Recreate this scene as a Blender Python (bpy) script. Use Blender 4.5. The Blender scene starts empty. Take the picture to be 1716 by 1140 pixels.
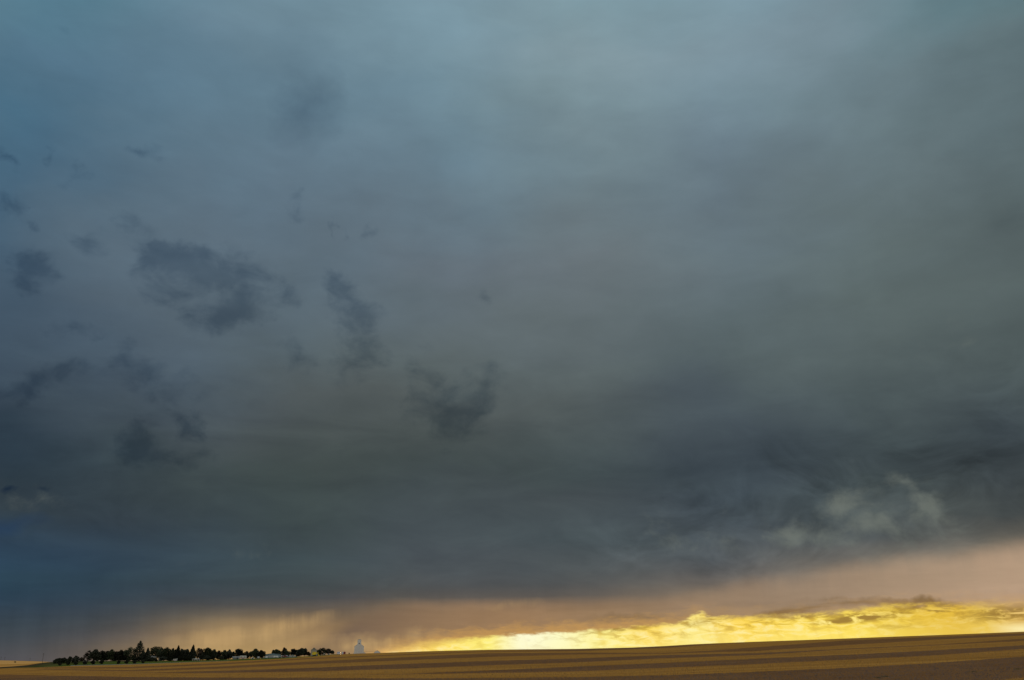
import bpy, math, random
import numpy as np
from mathutils import Vector

# ------------------------------------------------------------------ camera
scene = bpy.context.scene
PITCH, FPX, EYE = math.radians(18.0), 1668.0, 4.0      # focal length in photo pixels (1716 wide)
cam_d = bpy.data.cameras.new("camera"); cam = bpy.data.objects.new("camera", cam_d)
scene.collection.objects.link(cam)
cam_d.sensor_width = 36.0; cam_d.lens = 36.0 * FPX / 1716.0
cam_d.clip_start = 0.1; cam_d.clip_end = 60000
cam.location = (0, 0, EYE); cam.rotation_euler = (math.radians(90) + PITCH, 0, 0)
scene.camera = cam
vs = scene.view_settings
vs.view_transform = 'Standard'; vs.look = 'None'; vs.exposure = 0; vs.gamma = 1; vs.use_curve_mapping = False
SUN_AZ, SUN_EL = math.radians(3.0), math.radians(7.0)

def ray(x, y):
    """photo pixel -> (azimuth, elevation) in radians"""
    cx, cy = (x - 858) / FPX, -(y - 570) / FPX
    f = math.cos(PITCH) - cy * math.sin(PITCH); u = math.sin(PITCH) + cy * math.cos(PITCH)
    return math.atan2(cx, f), math.atan2(u, math.hypot(cx, f))

def pix(az, te):
    """azimuth, tan(elevation) -> photo pixel (numpy ok)"""
    dx, dy, dz = np.sin(az), np.cos(az), te
    f = dy * math.cos(PITCH) + dz * math.sin(PITCH); u = -dy * math.sin(PITCH) + dz * math.cos(PITCH)
    f = np.maximum(f, 1e-3)
    return 858 + FPX * dx / f, 570 - FPX * u / f

def lin(c):
    return [((v / 255) / 12.92 if v / 255 <= 0.04045 else ((v / 255 + 0.055) / 1.055) ** 2.4) for v in c]

# ------------------------------------------------------------------ node helper
class NT:
    def __init__(s, tree): s.t = tree; s.n = tree.nodes; s.l = tree.links
    def new(s, kind, **kw):
        n = s.n.new(kind)
        for k, v in kw.items(): setattr(n, k, v)
        return n
    def put(s, sock, v):
        if isinstance(v, bpy.types.NodeSocket): s.l.new(v, sock)
        elif v is not None:
            if hasattr(sock.default_value, '__len__'):
                v = tuple(v) + ((1,) if len(sock.default_value) == 4 and len(v) == 3 else ())
            sock.default_value = v
    def m(s, op, a, b=None, c=None, clamp=False):
        n = s.new('ShaderNodeMath', operation=op, use_clamp=clamp)
        for i, v in enumerate((a, b, c)): 
            if v is not None: s.put(n.inputs[i], v)
        return n.outputs[0]
    def vec(s, x, y, z=0.0):
        n = s.new('ShaderNodeCombineXYZ')
        for i, v in enumerate((x, y, z)): s.put(n.inputs[i], v)
        return n.outputs[0]
    def noise(s, v, scale, detail=4, rough=0.55, dist=0.0, dims='3D'):
        n = s.new('ShaderNodeTexNoise', noise_dimensions=dims)
        s.put(n.inputs['Vector'], v); s.put(n.inputs['Scale'], scale); n.inputs['Detail'].default_value = detail
        n.inputs['Roughness'].default_value = rough; n.inputs['Distortion'].default_value = dist
        return n.outputs[0]
    def mp(s, v, loc=(0, 0, 0), rot=(0, 0, 0), sc=(1, 1, 1), kind='POINT'):
        n = s.new('ShaderNodeMapping', vector_type=kind)
        s.put(n.inputs[0], v); n.inputs[1].default_value = loc; n.inputs[2].default_value = rot; n.inputs[3].default_value = sc
        return n.outputs[0]
    def step(s, v, a, b, lo=0.0, hi=1.0, kind='SMOOTHSTEP'):
        n = s.new('ShaderNodeMapRange', interpolation_type=kind)
        for i, q in enumerate((v, a, b, lo, hi)): s.put(n.inputs[i], q)
        return n.outputs[0]
    def mix(s, f, a, b, blend='MIX'):
        n = s.new('ShaderNodeMix', data_type='RGBA', blend_type=blend)
        s.put(n.inputs[0], f); s.put(n.inputs[6], a); s.put(n.inputs[7], b)
        return n.outputs[2]
    def ramp(s, f, stops, interp='LINEAR'):
        n = s.new('ShaderNodeValToRGB'); r = n.color_ramp; r.interpolation = interp
        s.put(n.inputs[0], f)
        while len(r.elements) < len(stops): r.elements.new(1.0)
        for e, (p, c) in zip(r.elements, stops): e.position = p
        for e, (p, c) in zip(r.elements, stops): e.color = tuple(c[:3]) + (1,)
        return n.outputs[0]
    def curve(s, f, pts):
        """piecewise curve through pts (x, y) given in any range"""
        xs = [p[0] for p in pts]; ys = [p[1] for p in pts]
        x0, x1, y0, y1 = min(xs), max(xs), min(ys), max(ys)
        fv = s.step(f, x0, x1, kind='LINEAR')
        n = s.new('ShaderNodeFloatCurve'); c = n.mapping.curves[0]
        q = [((x - x0) / (x1 - x0), (y - y0) / (y1 - y0)) for x, y in pts]
        while len(c.points) < len(q): c.points.new(0.5, 0.5)
        for p, v in zip(c.points, q): p.location = v; p.handle_type = 'VECTOR'
        n.mapping.update()
        s.put(n.inputs['Factor'], 1.0)
        s.put(n.inputs['Value'], fv)
        return s.m('MULTIPLY_ADD', n.outputs[0], y1 - y0, y0)

# ------------------------------------------------------------------ sky
# cloud colours (sRGB) read off by direction: rows are lines of the photograph, columns its x positions
XA = [0, 245, 490, 735, 980, 1225, 1470, 1716]
TA = {
 -200: [(80,128,146),(92,138,156),(104,144,158),(114,150,162),(116,152,162),(112,148,158),(102,136,146),(90,124,132)],
 0:   [(70,118,138),(80,124,142),(92,130,146),(106,144,160),(110,148,160),(106,144,156),(96,132,142),(76,114,124)],
 40:  [(72,114,136),(84,122,142),(94,130,146),(108,144,158),(118,148,158),(112,142,152),(100,126,136),(84,112,118)],
 150: [(66,104,128),(84,116,136),(92,122,140),(108,140,156),(118,144,154),(112,136,146),(98,118,126),(84,102,108)],
 300: [(62,94,118),(82,108,126),(90,114,132),(98,124,140),(104,126,136),(94,112,122),(94,110,116),(80,94,98)],
 450: [(62,86,106),(80,100,116),(86,106,120),(92,108,120),(94,108,116),(92,108,112),(88,102,104),(74,86,88)],
 600: [(56,76,94),(70,88,102),(78,94,102),(84,98,102),(84,98,102),(80,94,96),(78,90,92),(72,84,86)],
 700: [(44,62,78),(62,76,86),(68,78,82),(72,82,84),(72,84,88),(68,80,86),(64,76,80),(58,68,74)],
 780: [(34,52,66),(52,68,76),(58,68,72),(60,70,74),(60,72,78),(58,70,76),(56,66,70),(54,62,66)],
 850: [(48,64,78),(46,60,74),(54,66,76),(60,70,78),(64,72,80),(62,74,80),(64,74,76),(60,66,68)],
 900: [(40,64,90),(46,64,82),(58,70,82),(64,74,82),(64,76,84),(72,82,86),(76,82,84),(104,98,88)],
 940: [(40,66,92),(48,68,88),(58,72,86),(68,76,84),(72,80,86),(80,86,88),(116,108,98),(172,148,122)],
 975: [(40,66,88),(50,68,84),(62,72,82),(70,76,82),(76,82,86),(102,96,90),(152,132,110),(176,150,124)],
}
XB = [0, 120, 245, 330, 420, 490, 560, 650, 735, 860, 980, 1225, 1470, 1716]
TB = {
 1000:[(44,66,84),(50,68,82),(58,70,80),(66,74,80),(70,74,78),(72,76,78),(76,76,78),(84,82,78),(88,84,80),(90,86,82),(92,88,84),(140,120,98),(166,140,114),(178,148,120)],
 1020:[(50,66,80),(56,68,80),(68,74,78),(78,78,78),(92,86,78),(98,88,78),(100,90,80),(128,108,86),(140,114,90),(146,118,90),(142,116,90),(148,122,94),(154,128,100),(172,140,102)],
 1045:[(56,68,78),(66,74,80),(88,84,80),(130,112,86),(162,134,94),(164,134,94),(136,112,84),(138,112,84),(148,118,86),(156,122,84),(160,128,84),(150,124,84),(160,130,84),(196,156,86)],
 1065:[(62,72,80),(76,78,82),(108,96,84),(156,128,90),(166,138,96),(170,140,98),(150,122,88),(152,122,86),(158,124,82),(170,134,86),(170,134,86),(190,150,80),(200,160,80),(220,176,90)],
 1090:[(74,78,84),(92,86,82),(140,118,90),(180,148,98),(176,146,98),(178,144,96),(184,148,96),(216,168,100),(236,190,104),(240,200,110),(240,200,110),(230,190,90),(230,190,90),(240,200,110)],
 1112:[(80,80,86),(98,90,86),(150,124,92),(186,150,100),(184,150,100),(186,150,100),(200,158,100),(232,180,106),(240,200,110),(240,200,110),(240,200,110),(230,190,90),(230,190,90),(240,200,110)],
}
def lift(y, xs, row):      # small calibration of the eye-read colours
    up = float(np.interp(y, [-200, 0, 450, 900, 1000, 1030], [.8, .8, 1, .8, .4, 0]))
    return [(c[0] + 7 * (y <= 100) + up * (9 + 2 * (x > 1400) - 2 * (x > 1000)), c[1] + up * (5.5 + 3 * (x > 1400) - 1.5 * (y > 820) * (x < 400) + 2.5 * (y > 760) * (400 < x < 1100)), c[2] + up * (3 + 4 * (x > 1100)) - 6 * (y > 820) * (x < 500)) for x, c in zip(xs, row)]
TA = {y: lift(y, XA, r) for y, r in TA.items()}
XS = np.arange(0, 1717, 44.0)
YS = sorted(list(TA) + list(TB))
GRID = np.array([[np.interp(XS, XA if y in TA else XB, [c[k] for c in (TA.get(y) or TB[y])]) for k in range(3)] for y in YS])  # y,3,x
def sky_rgb(x, y):
    out = []
    x = min(max(x, 0), 1716); y = min(max(y, YS[0]), YS[-1])
    for k in range(3):
        col = [np.interp(x, XS, GRID[j, k]) for j in range(len(YS))]
        out.append(float(np.interp(y, YS, col)))
    return out

world = bpy.data.worlds.new("World"); scene.world = world; world.use_nodes = True
world.node_tree.nodes.clear()
W = NT(world.node_tree)
DEG = math.degrees
P = W.new('ShaderNodeTexCoord').outputs['Generated']
nis = W.new('ShaderNodeTexSky', sky_type='NISHITA'); nis.sun_disc = False
sep = W.new('ShaderNodeSeparateXYZ'); W.put(sep.inputs[0], P)
az = W.m('MULTIPLY', W.m('ARCTAN2', sep.outputs[0], sep.outputs[1]), 180 / math.pi)
el = W.m('MULTIPLY', W.m('ARCSINE', sep.outputs[2]), 180 / math.pi)

low = W.step(el, 1.0, 16.0, 0.04, 1.0)
w1 = W.m('SUBTRACT', W.noise(W.mp(P, loc=(3, 1, 7), sc=(1, 1, 1.8)), 5.5, 6, 0.5), 0.5)
w2 = W.m('SUBTRACT', W.noise(W.mp(P, loc=(9, 4, 2), sc=(1, 1, 1.8)), 6.5, 6, 0.5), 0.5)
azw = W.m('MULTIPLY_ADD', W.m('MULTIPLY', w1, low), 14.0, az)
elw = W.m('MULTIPLY_ADD', W.m('MULTIPLY', w2, low), 7.0, el)
# elevation axis, finer towards the horizon
T0, T1 = -1.0, 90.0
def tpos(e): return math.sqrt((max(e, T0) - T0) / (T1 - T0))
tw = W.m('SQRT', W.m('DIVIDE', W.m('MAXIMUM', W.m('SUBTRACT', elw, T0), 0.0), T1 - T0))
ELS = [-1, 0, .35, .7, 1.05, 1.4, 1.75, 2.1, 2.5, 3.0, 3.5, 4.1, 4.8, 5.6, 6.5, 7.5, 9, 10.5, 12, 14, 16.5, 19, 22, 25, 28, 31, 34, 38, 50, 65, 90]
BACK_H, BACK_Z = (0.66, 0.62, 0.54), (0.50, 0.54, 0.55)      # the open, brighter sky behind the photographer
def dircol(a, e):
    ar, er = math.radians(a), math.radians(e)
    fx, fy, fz = math.sin(ar) * math.cos(er), math.cos(ar) * math.cos(er), math.sin(er)
    f = fy * math.cos(PITCH) + fz * math.sin(PITCH); u = -fy * math.sin(PITCH) + fz * math.cos(PITCH)
    if f < 0.25: f = 0.25
    c = np.array(lin(sky_rgb(858 + FPX * fx / f, 570 - FPX * u / f)))
    b = min(max((abs(a) - 33) / 60, 0), 1); z = min(max((e - 40) / 45, 0), 1)
    k = max(b * b * (3 - 2 * b), z * 0.8)
    g = np.array(BACK_H) * (1 - e / 90) + np.array(BACK_Z) * (e / 90) if e > 0 else np.array(BACK_H)
    return c * (1 - k) + g * k
cols = [-180, -110, -60, -38] + [-31.5 + 2.25 * i for i in range(29)] + [38, 60, 110, 180]
acc = None
for i, a in enumerate(cols):
    r = W.ramp(tw, [(tpos(e), dircol(a, e)) for e in ELS])
    acc = r if acc is None else W.mix(W.step(azw, cols[i - 1], a, kind='LINEAR'), acc, r)
sky = acc

# broad soft billows and fine mottling of the cloud base
b1 = W.noise(W.mp(P, loc=(1, 5, 3), sc=(1, 1, 1.5)), 4.0, 7, 0.52, 0.4)
b2 = W.noise(W.mp(P, loc=(6, 2, 8), rot=(0, 0.35, 0), sc=(1, 1, 2.4)), 13.0, 8, 0.55, 0.3)
up = W.step(el, 2.0, 9.0)
fac = W.m('MULTIPLY_ADD', W.m('SUBTRACT', b1, 0.5), 0.34, 1.0)
fac = W.m('MULTIPLY_ADD', W.m('MULTIPLY', W.m('SUBTRACT', b2, 0.5), up), 0.26, fac)
# hanging rain: faint near-vertical streaks
st = W.noise(W.vec(W.m('MULTIPLY_ADD', el, 0.06, az), W.m('MULTIPLY', el, 0.10)), 0.9, 5, 0.6)
rain = W.m('MULTIPLY_ADD', W.step(el, 5.0, 1.5), 0.32, W.m('MULTIPLY', W.step(el, 18.0, 4.0), 0.05))
fac = W.m('MULTIPLY_ADD', W.m('SUBTRACT', st, 0.5), rain, fac)
sky = W.mix(1.0, sky, W.vec(fac, fac, fac), 'MULTIPLY')

AE = W.vec(az, el)
def pts(lst): return [(DEG(ray(x, y)[0]), DEG(ray(x, y)[1])) for x, y in lst]
gx = lambda x: (DEG(ray(x, 1060)[0]) + 40) / 80
def blobs(src, items):
    """sum of soft ellipses, each (x, y, rx, ry, strength, tilt) in photo pixels turned into sky angles"""
    total = None
    for it in items:
        x, y, rx, ry, s = it[:5]; rot = it[5] if len(it) > 5 else 0
        a, e = ray(x, y)
        d = (ray(x + 10, y)[0] - ray(x - 10, y)[0]) / 20; g = (ray(x, y - 10)[1] - ray(x, y + 10)[1]) / 20
        mpd = W.mp(src, loc=(DEG(a), DEG(e), 0), rot=(0, 0, math.radians(rot)), sc=(DEG(d) * rx, DEG(g) * ry, 1), kind='TEXTURE')
        n = W.new('ShaderNodeTexGradient', gradient_type='SPHERICAL'); W.put(n.inputs[0], mpd)
        total = W.m('MULTIPLY_ADD', n.outputs[1], s, total if total is not None else 0.0)
    return total
# slanting folds in the underside of the storm
fo = W.noise(W.mp(P, loc=(3, 8, 4), rot=(0, math.radians(-9), 0), sc=(1, 1, 3.6)), 8.0, 9, 0.6, 0.7)
ff = W.m('MULTIPLY_ADD', W.m('MULTIPLY', W.m('SUBTRACT', fo, 0.5), W.m('MULTIPLY', W.step(el, 1.5, 4.5), W.step(el, 19.0, 11.0, 0.25, 1.0))), 0.62, 1.0)
sky = W.mix(1.0, sky, W.vec(ff, ff, W.m('MULTIPLY_ADD', ff, 0.85, 0.15)), 'MULTIPLY')
# ragged low scud, darker than the deck behind it
q1 = W.m('SUBTRACT', W.noise(W.mp(P, loc=(2, 2, 2)), 11, 5, 0.6), 0.5)
q2 = W.m('SUBTRACT', W.noise(W.mp(P, loc=(7, 7, 1)), 11, 5, 0.6), 0.5)
AEW = W.vec(W.m('MULTIPLY_ADD', q1, 7.0, az), W.m('MULTIPLY_ADD', q2, 5.0, el))
scud = blobs(AEW, [(b_[0], b_[1], b_[2] * 1.3, b_[3] * 1.35, b_[4] + .08 * (b_[4] < .7)) + tuple(b_[5:]) for b_ in [(360,468,110,50,1.3,5),(285,425,50,34,.8),(245,368,52,26,.8,-8),(50,458,58,52,1.1),(18,325,44,26,.9),(122,300,34,22,.5),
    (400,532,80,30,.95,22),(570,468,60,28,.85,8),(592,518,66,36,1.0,12),(590,590,52,60,.7),(120,562,76,24,.7,14),(45,648,90,30,.9,14),
    (262,628,105,50,.85),(495,345,28,28,.6),(155,415,44,34,.5),(250,748,66,44,1.1),(325,757,44,24,.6),(322,705,28,26,.8),(482,590,36,26,.55),
    (690,650,42,42,.5),(748,695,84,60,.8,15),(800,640,60,50,.3),(720,580,36,14,.4),(792,500,18,18,.3,40),(410,405,28,18,.7),
    (615,390,28,14,.45,20),(18,262,22,14,.6),(80,255,16,10,.5),(235,255,30,20,.45),(65,365,24,14,.6),(567,382,8,18,.5),(120,62,34,18,.35),(430,680,60,50,.3)]])
fr = W.noise(W.mp(P, loc=(4, 9, 5), sc=(1, 1, 1.5)), 26, 6, 0.57, 0.35)
sm = W.m('MULTIPLY_ADD', W.m('SUBTRACT', fr, 0.5), 1.8, scud)
dk = W.m('MULTIPLY', W.step(sm, 0.12, 0.95), W.step(scud, 0.0, 0.25))
sky = W.mix(W.m('MULTIPLY', dk, W.m('MULTIPLY_ADD', fr, 0.9, 0.35)), sky, W.mix(1.0, sky, (0.54, 0.60, 0.67), 'MULTIPLY'))
# broad soft shadows in the deck
soft = blobs(AEW, [(514,188,72,84,1.0),(500,70,60,60,.25),(1690,362,80,40,.40,10),(1120,590,90,90,.2),(170,845,80,60,.30),(1650,730,150,110,.40,10),(1300,770,330,60,.35,6),(900,800,260,60,.2),(1690,800,60,110,.5),(1480,800,120,26,.5,8),(1350,850,140,30,.3,8),(1210,840,120,34,.35,10),(60,770,160,50,.45)])
sky = W.mix(soft, sky, W.mix(1.0, sky, (0.70, 0.72, 0.76), 'MULTIPLY'))
# lumpy, folded mass over the lower right
ln = W.noise(W.mp(P, loc=(2, 6, 6), rot=(0, math.radians(-12), 0), sc=(1, 1, 1.7)), 13.0, 8, 0.58, 1.2)
lm = W.m('MINIMUM', blobs(AEW, [(1420, 850, 480, 150, 1.6, 6), (1650, 700, 200, 160, .6), (1100, 900, 300, 90, .7, 6), (150, 840, 260, 110, .6)]), 1.0)
lf2 = W.m('MULTIPLY_ADD', W.m('MULTIPLY', W.m('SUBTRACT', ln, 0.52), lm), 1.5, 1.0)
sky = W.mix(1.0, sky, W.vec(lf2, lf2, lf2), 'MULTIPLY')
# pale breaks
AEF = W.vec(W.m('MULTIPLY_ADD', q1, 3.6, az), W.m('MULTIPLY_ADD', q2, 3.0, el))
brk = blobs(AEF, [(b_[0], b_[1], b_[2] * 1.35, b_[3] * 1.6) + tuple(b_[4:]) for b_ in [(1355,895,60,17,.9,-6),(1412,845,44,14,.8,12),(1472,868,44,12,.7,-32),(1556,852,34,20,1.05,-10),(1532,832,26,10,.7,-38),
    (1502,806,34,12,.5,-20),(1425,896,44,16,.5,18),(1530,890,70,34,.35),(1440,878,190,80,.50,8),(1120,885,90,36,.5,10),(1215,914,60,22,.45,6),(1060,940,120,26,.15),
    (1690,555,80,60,.35),(1580,560,70,50,.3),(1230,845,60,18,.25,14),(30,832,56,24,.5,-10),(95,842,40,14,.22),(30,862,60,22,.2),(420,925,120,22,.3,8),(800,560,150,120,.12)]])
bn = W.noise(W.mp(P, loc=(8, 3, 3), sc=(1, 1, 1.3)), 30, 7, 0.6, 0.3)
bm = W.m('MULTIPLY', W.step(W.m('MULTIPLY_ADD', W.m('SUBTRACT', bn, 0.5), 2.4, brk), 0.25, 1.5), W.step(brk, 0.0, 0.3))
sky = W.mix(W.m('MULTIPLY', bm, 0.66), sky, lin((116, 122, 114)))
# deep blue window low on the left, small dark scraps over the pale break
blue = W.m('MINIMUM', blobs(AEF, [(8, 880, 70, 22, .36, 4), (130, 955, 170, 40, .05)]), 1.0)
sky = W.mix(blue, sky, lin((24, 54, 92)))
scr = W.m('MINIMUM', blobs(AEF, [(18, 815, 16, 9, 1.2, 10), (64, 818, 12, 6, .7)]), 1.0)
sky = W.mix(scr, sky, lin((30, 44, 60)))

# storm base: below it the rain curtain is lit from behind
Sb = W.curve(az, pts([(-200,1130),(480,1100),(600,1030),(640,1014),(740,1009),(860,1011),(960,1010),(1100,1001),(1200,988),(1300,969),(1400,951),(1500,938),(1600,925),(1716,907),(1900,880),(2300,900)]))
ds = W.m('ADD', W.m('SUBTRACT', Sb, el), W.m('MULTIPLY_ADD', q1, 0.9, W.m('MULTIPLY', q2, 0.9)))
cur = W.ramp(W.step(az, -40, 40, kind='LINEAR'), [(gx(x), lin(c)) for x, c in [(560,(112,94,80)),(660,(128,104,82)),(740,(144,116,88)),(860,(156,124,92)),(960,(150,121,92)),(1100,(148,122,96)),(1300,(154,131,108)),(1500,(168,143,118)),(1716,(180,152,126))]])
cm = W.step(ds, -0.35, 0.75)
sky = W.mix(W.m('MULTIPLY', cm, W.m('MULTIPLY_ADD', st, 0.9, 0.3, clamp=True)), sky, cur)
lb = W.noise(W.mp(P, loc=(5, 5, 9), sc=(1, 1, 6)), 9, 7, 0.6, 0.3)
lf = W.m('MULTIPLY_ADD', W.m('MULTIPLY', W.m('SUBTRACT', lb, 0.5), W.step(el, 7.0, 2.5)), 0.5, 1.0)
sky = W.mix(1.0, sky, W.vec(lf, lf, lf), 'MULTIPLY')
und = W.m('MINIMUM', blobs(AEF, [(1400, 1020, 190, 13, 1.0, 3), (1560, 1010, 90, 10, .9), (1270, 1030, 120, 10, .9, 2), (1690, 1024, 90, 26, .6), (1060, 1044, 100, 9, .6, 4)]), 1.0)
sky = W.mix(W.m('MULTIPLY', und, W.step(lb, .36, .58)), sky, lin((122, 98, 68)))

pe = W.m('MINIMUM', blobs(AEF, [(478, 1050, 90, 20, 1.0, 6), (400, 1060, 80, 20, .9, 8), (345, 1076, 70, 18, .8), (700, 1074, 90, 20, .7, 5), (640, 1086, 70, 14, .8), (596, 1084, 80, 22, .9), (870, 1018, 60, 10, .4)]), 1.0)
sky = W.mix(W.m('MULTIPLY', pe, W.step(st, .34, .62, .15, .75)), sky, lin((190, 156, 106)))

# lit gap under the storm, towards the hidden sun
top = [(-300,1128),(450,1112),(600,1099),(650,1087),(735,1074),(820,1066),(900,1061),(978,1057),(1060,1050),(1124,1045),(1140,1043),(1154,1034),(1170,1027),(1180,1026),(1188,1034),(1260,1033),
       (1315,1031),(1380,1027),(1430,1022),(1480,1014),(1546,1013),(1625,1012),(1716,1010),(1850,1030),(2050,1112)]
Bt = W.curve(az, pts(top))
e1 = W.m('SUBTRACT', W.noise(W.vec(az, W.m('MULTIPLY', el, 3.0)), 1.3, 6, 0.62), 0.5)
d = W.m('ADD', W.m('SUBTRACT', Bt, el), W.m('MULTIPLY', e1, 0.55))
soften = W.curve(az, [(-40, .5), (pts([(700, 1090)])[0][0], .45), (pts([(820, 1090)])[0][0], .15), (pts([(1180, 1060)])[0][0], .15), (pts([(1280, 1060)])[0][0], .28), (pts([(1600, 1060)])[0][0], .28), (pts([(1720, 1060)])[0][0], .6), (60, .6)])
gap = W.step(W.m('DIVIDE', d, soften), -0.6, 1.0)
gap_c = W.ramp(W.step(az, -40, 40, kind='LINEAR'), [(gx(x), lin(c)) for x, c in
    [(560,(205,160,104)),(640,(238,186,108)),(700,(255,214,108)),(760,(255,228,108)),(820,(255,240,124)),(875,(255,252,214)),(940,(255,252,196)),(1010,(255,240,140)),
     (1090,(255,220,98)),(1160,(255,234,136)),(1240,(255,216,84)),(1330,(255,222,92)),(1430,(255,222,84)),(1500,(242,206,74)),(1600,(232,190,66)),(1660,(234,196,84)),(1716,(228,184,96)),(1850,(225,180,110))]])
y1 = W.noise(W.vec(az, W.m('MULTIPLY', el, 3.6)), 1.0, 9, 0.62, 0.6)
y2 = W.noise(W.vec(W.m('MULTIPLY_ADD', el, 0.25, az), W.m('MULTIPLY', el, 0.12)), 1.6, 4, 0.55)
hi = W.step(az, 0.0, 8.0, 0.35, 1.0)
tex = W.m('MULTIPLY', W.step(y1, 0.47, 0.66), W.m('MULTIPLY', W.step(d, 1.5, 0.15), hi))
gap_c = W.mix(W.m('MULTIPLY', tex, 0.7), gap_c, lin((186, 146, 56)))
shaft = W.step(y2, 0.5, 0.70, 0.0, 0.4)
gap_c = W.mix(W.m('MULTIPLY', shaft, hi), gap_c, lin((232, 190, 66)))
glow = W.step(W.m('SUBTRACT', 1.0, y1), 0.46, 0.66, 0.0, 0.5)
gap_c = W.mix(W.m('MULTIPLY', glow, W.m('MULTIPLY', W.step(d, 0.0, 0.5), W.step(az, 24, 12, 0.25, 1.0))), gap_c, lin((255, 250, 196)))
bars = W.m('MULTIPLY', blobs(W.vec(W.m('MULTIPLY_ADD', e1, 2.5, az), W.m('MULTIPLY_ADD', e1, 0.35, el)),
    [(1452,1034,95,11,1.6,5),(1550,1018,70,9,1.3,-3),(1575,1022,22,7,1.0),(1340,1033,90,8,1.1,2),(1700,1026,110,20,1.3,4),(1180,1042,60,8,.7,6),(1045,1052,80,7,1.0,6),(1500,1050,60,6,.5),(1390,1043,60,5,.5)]), W.step(y1, 0.36, 0.56))
gap_c = W.mix(W.m('MULTIPLY', W.step(d, 0.35, 1.5), W.step(az, 22, 15, 0.1, 0.3)), gap_c, lin((255, 244, 150)))
gap_c = W.mix(W.m('MINIMUM', blobs(AE, [(1712, 1054, 60, 14, .9)]), 1.0), gap_c, lin((255, 240, 176)))
gap_c = W.mix(W.m('MINIMUM', bars, 0.95), gap_c, lin((158, 124, 58)))
near = W.m('MULTIPLY', W.step(W.m('ADD', d, W.m('MULTIPLY', W.m('SUBTRACT', y1, 0.5), 1.2)), -0.75, 0.1), W.m('MULTIPLY', W.step(az, -9, -3), W.step(az, 12, 6, 0.3, 1.0)))
sky = W.mix(W.m('MULTIPLY', near, 0.55), sky, lin((218, 164, 84)))
sky = W.mix(gap, sky, gap_c)

# clear air behind the photographer comes from the Sky Texture
nis.sun_elevation = SUN_EL; nis.sun_rotation = SUN_AZ
behind = W.step(W.m('ABSOLUTE', az), 50, 120, 0.0, 0.35)
final = W.mix(behind, sky, W.mix(1.0, nis.outputs[0], (0.10, 0.10, 0.10), 'MULTIPLY'))
bg = W.new('ShaderNodeBackground'); W.put(bg.inputs[0], final); bg.inputs[1].default_value = 1.0
wo = W.new('ShaderNodeOutputWorld'); W.l.new(bg.outputs[0], wo.inputs[0])

# ------------------------------------------------------------------ sun (veiled)
sl = bpy.data.lights.new("sun", 'SUN'); sl.energy = 1.6; sl.angle = math.radians(12); sl.color = (1.0, 0.70, 0.38)
so = bpy.data.objects.new("sun", sl); scene.collection.objects.link(so)
sdir = Vector((math.sin(SUN_AZ) * math.cos(SUN_EL), math.cos(SUN_AZ) * math.cos(SUN_EL), math.sin(SUN_EL)))
so.rotation_euler = sdir.to_track_quat('Z', 'Y').to_euler()

# ------------------------------------------------------------------ tagging
def tag(o, label=None, cat=None, group=None, kind=None):
    if label: o['label'] = label
    if cat: o['category'] = cat
    if group: o['group'] = group
    if kind: o['kind'] = kind
    return o
def empty(name, loc, rz=0, **kw):
    o = bpy.data.objects.new(name, None); scene.collection.objects.link(o)
    o.location = loc; o.rotation_euler = (0, 0, rz); o.empty_display_size = 0.5
    return tag(o, **kw)

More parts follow.
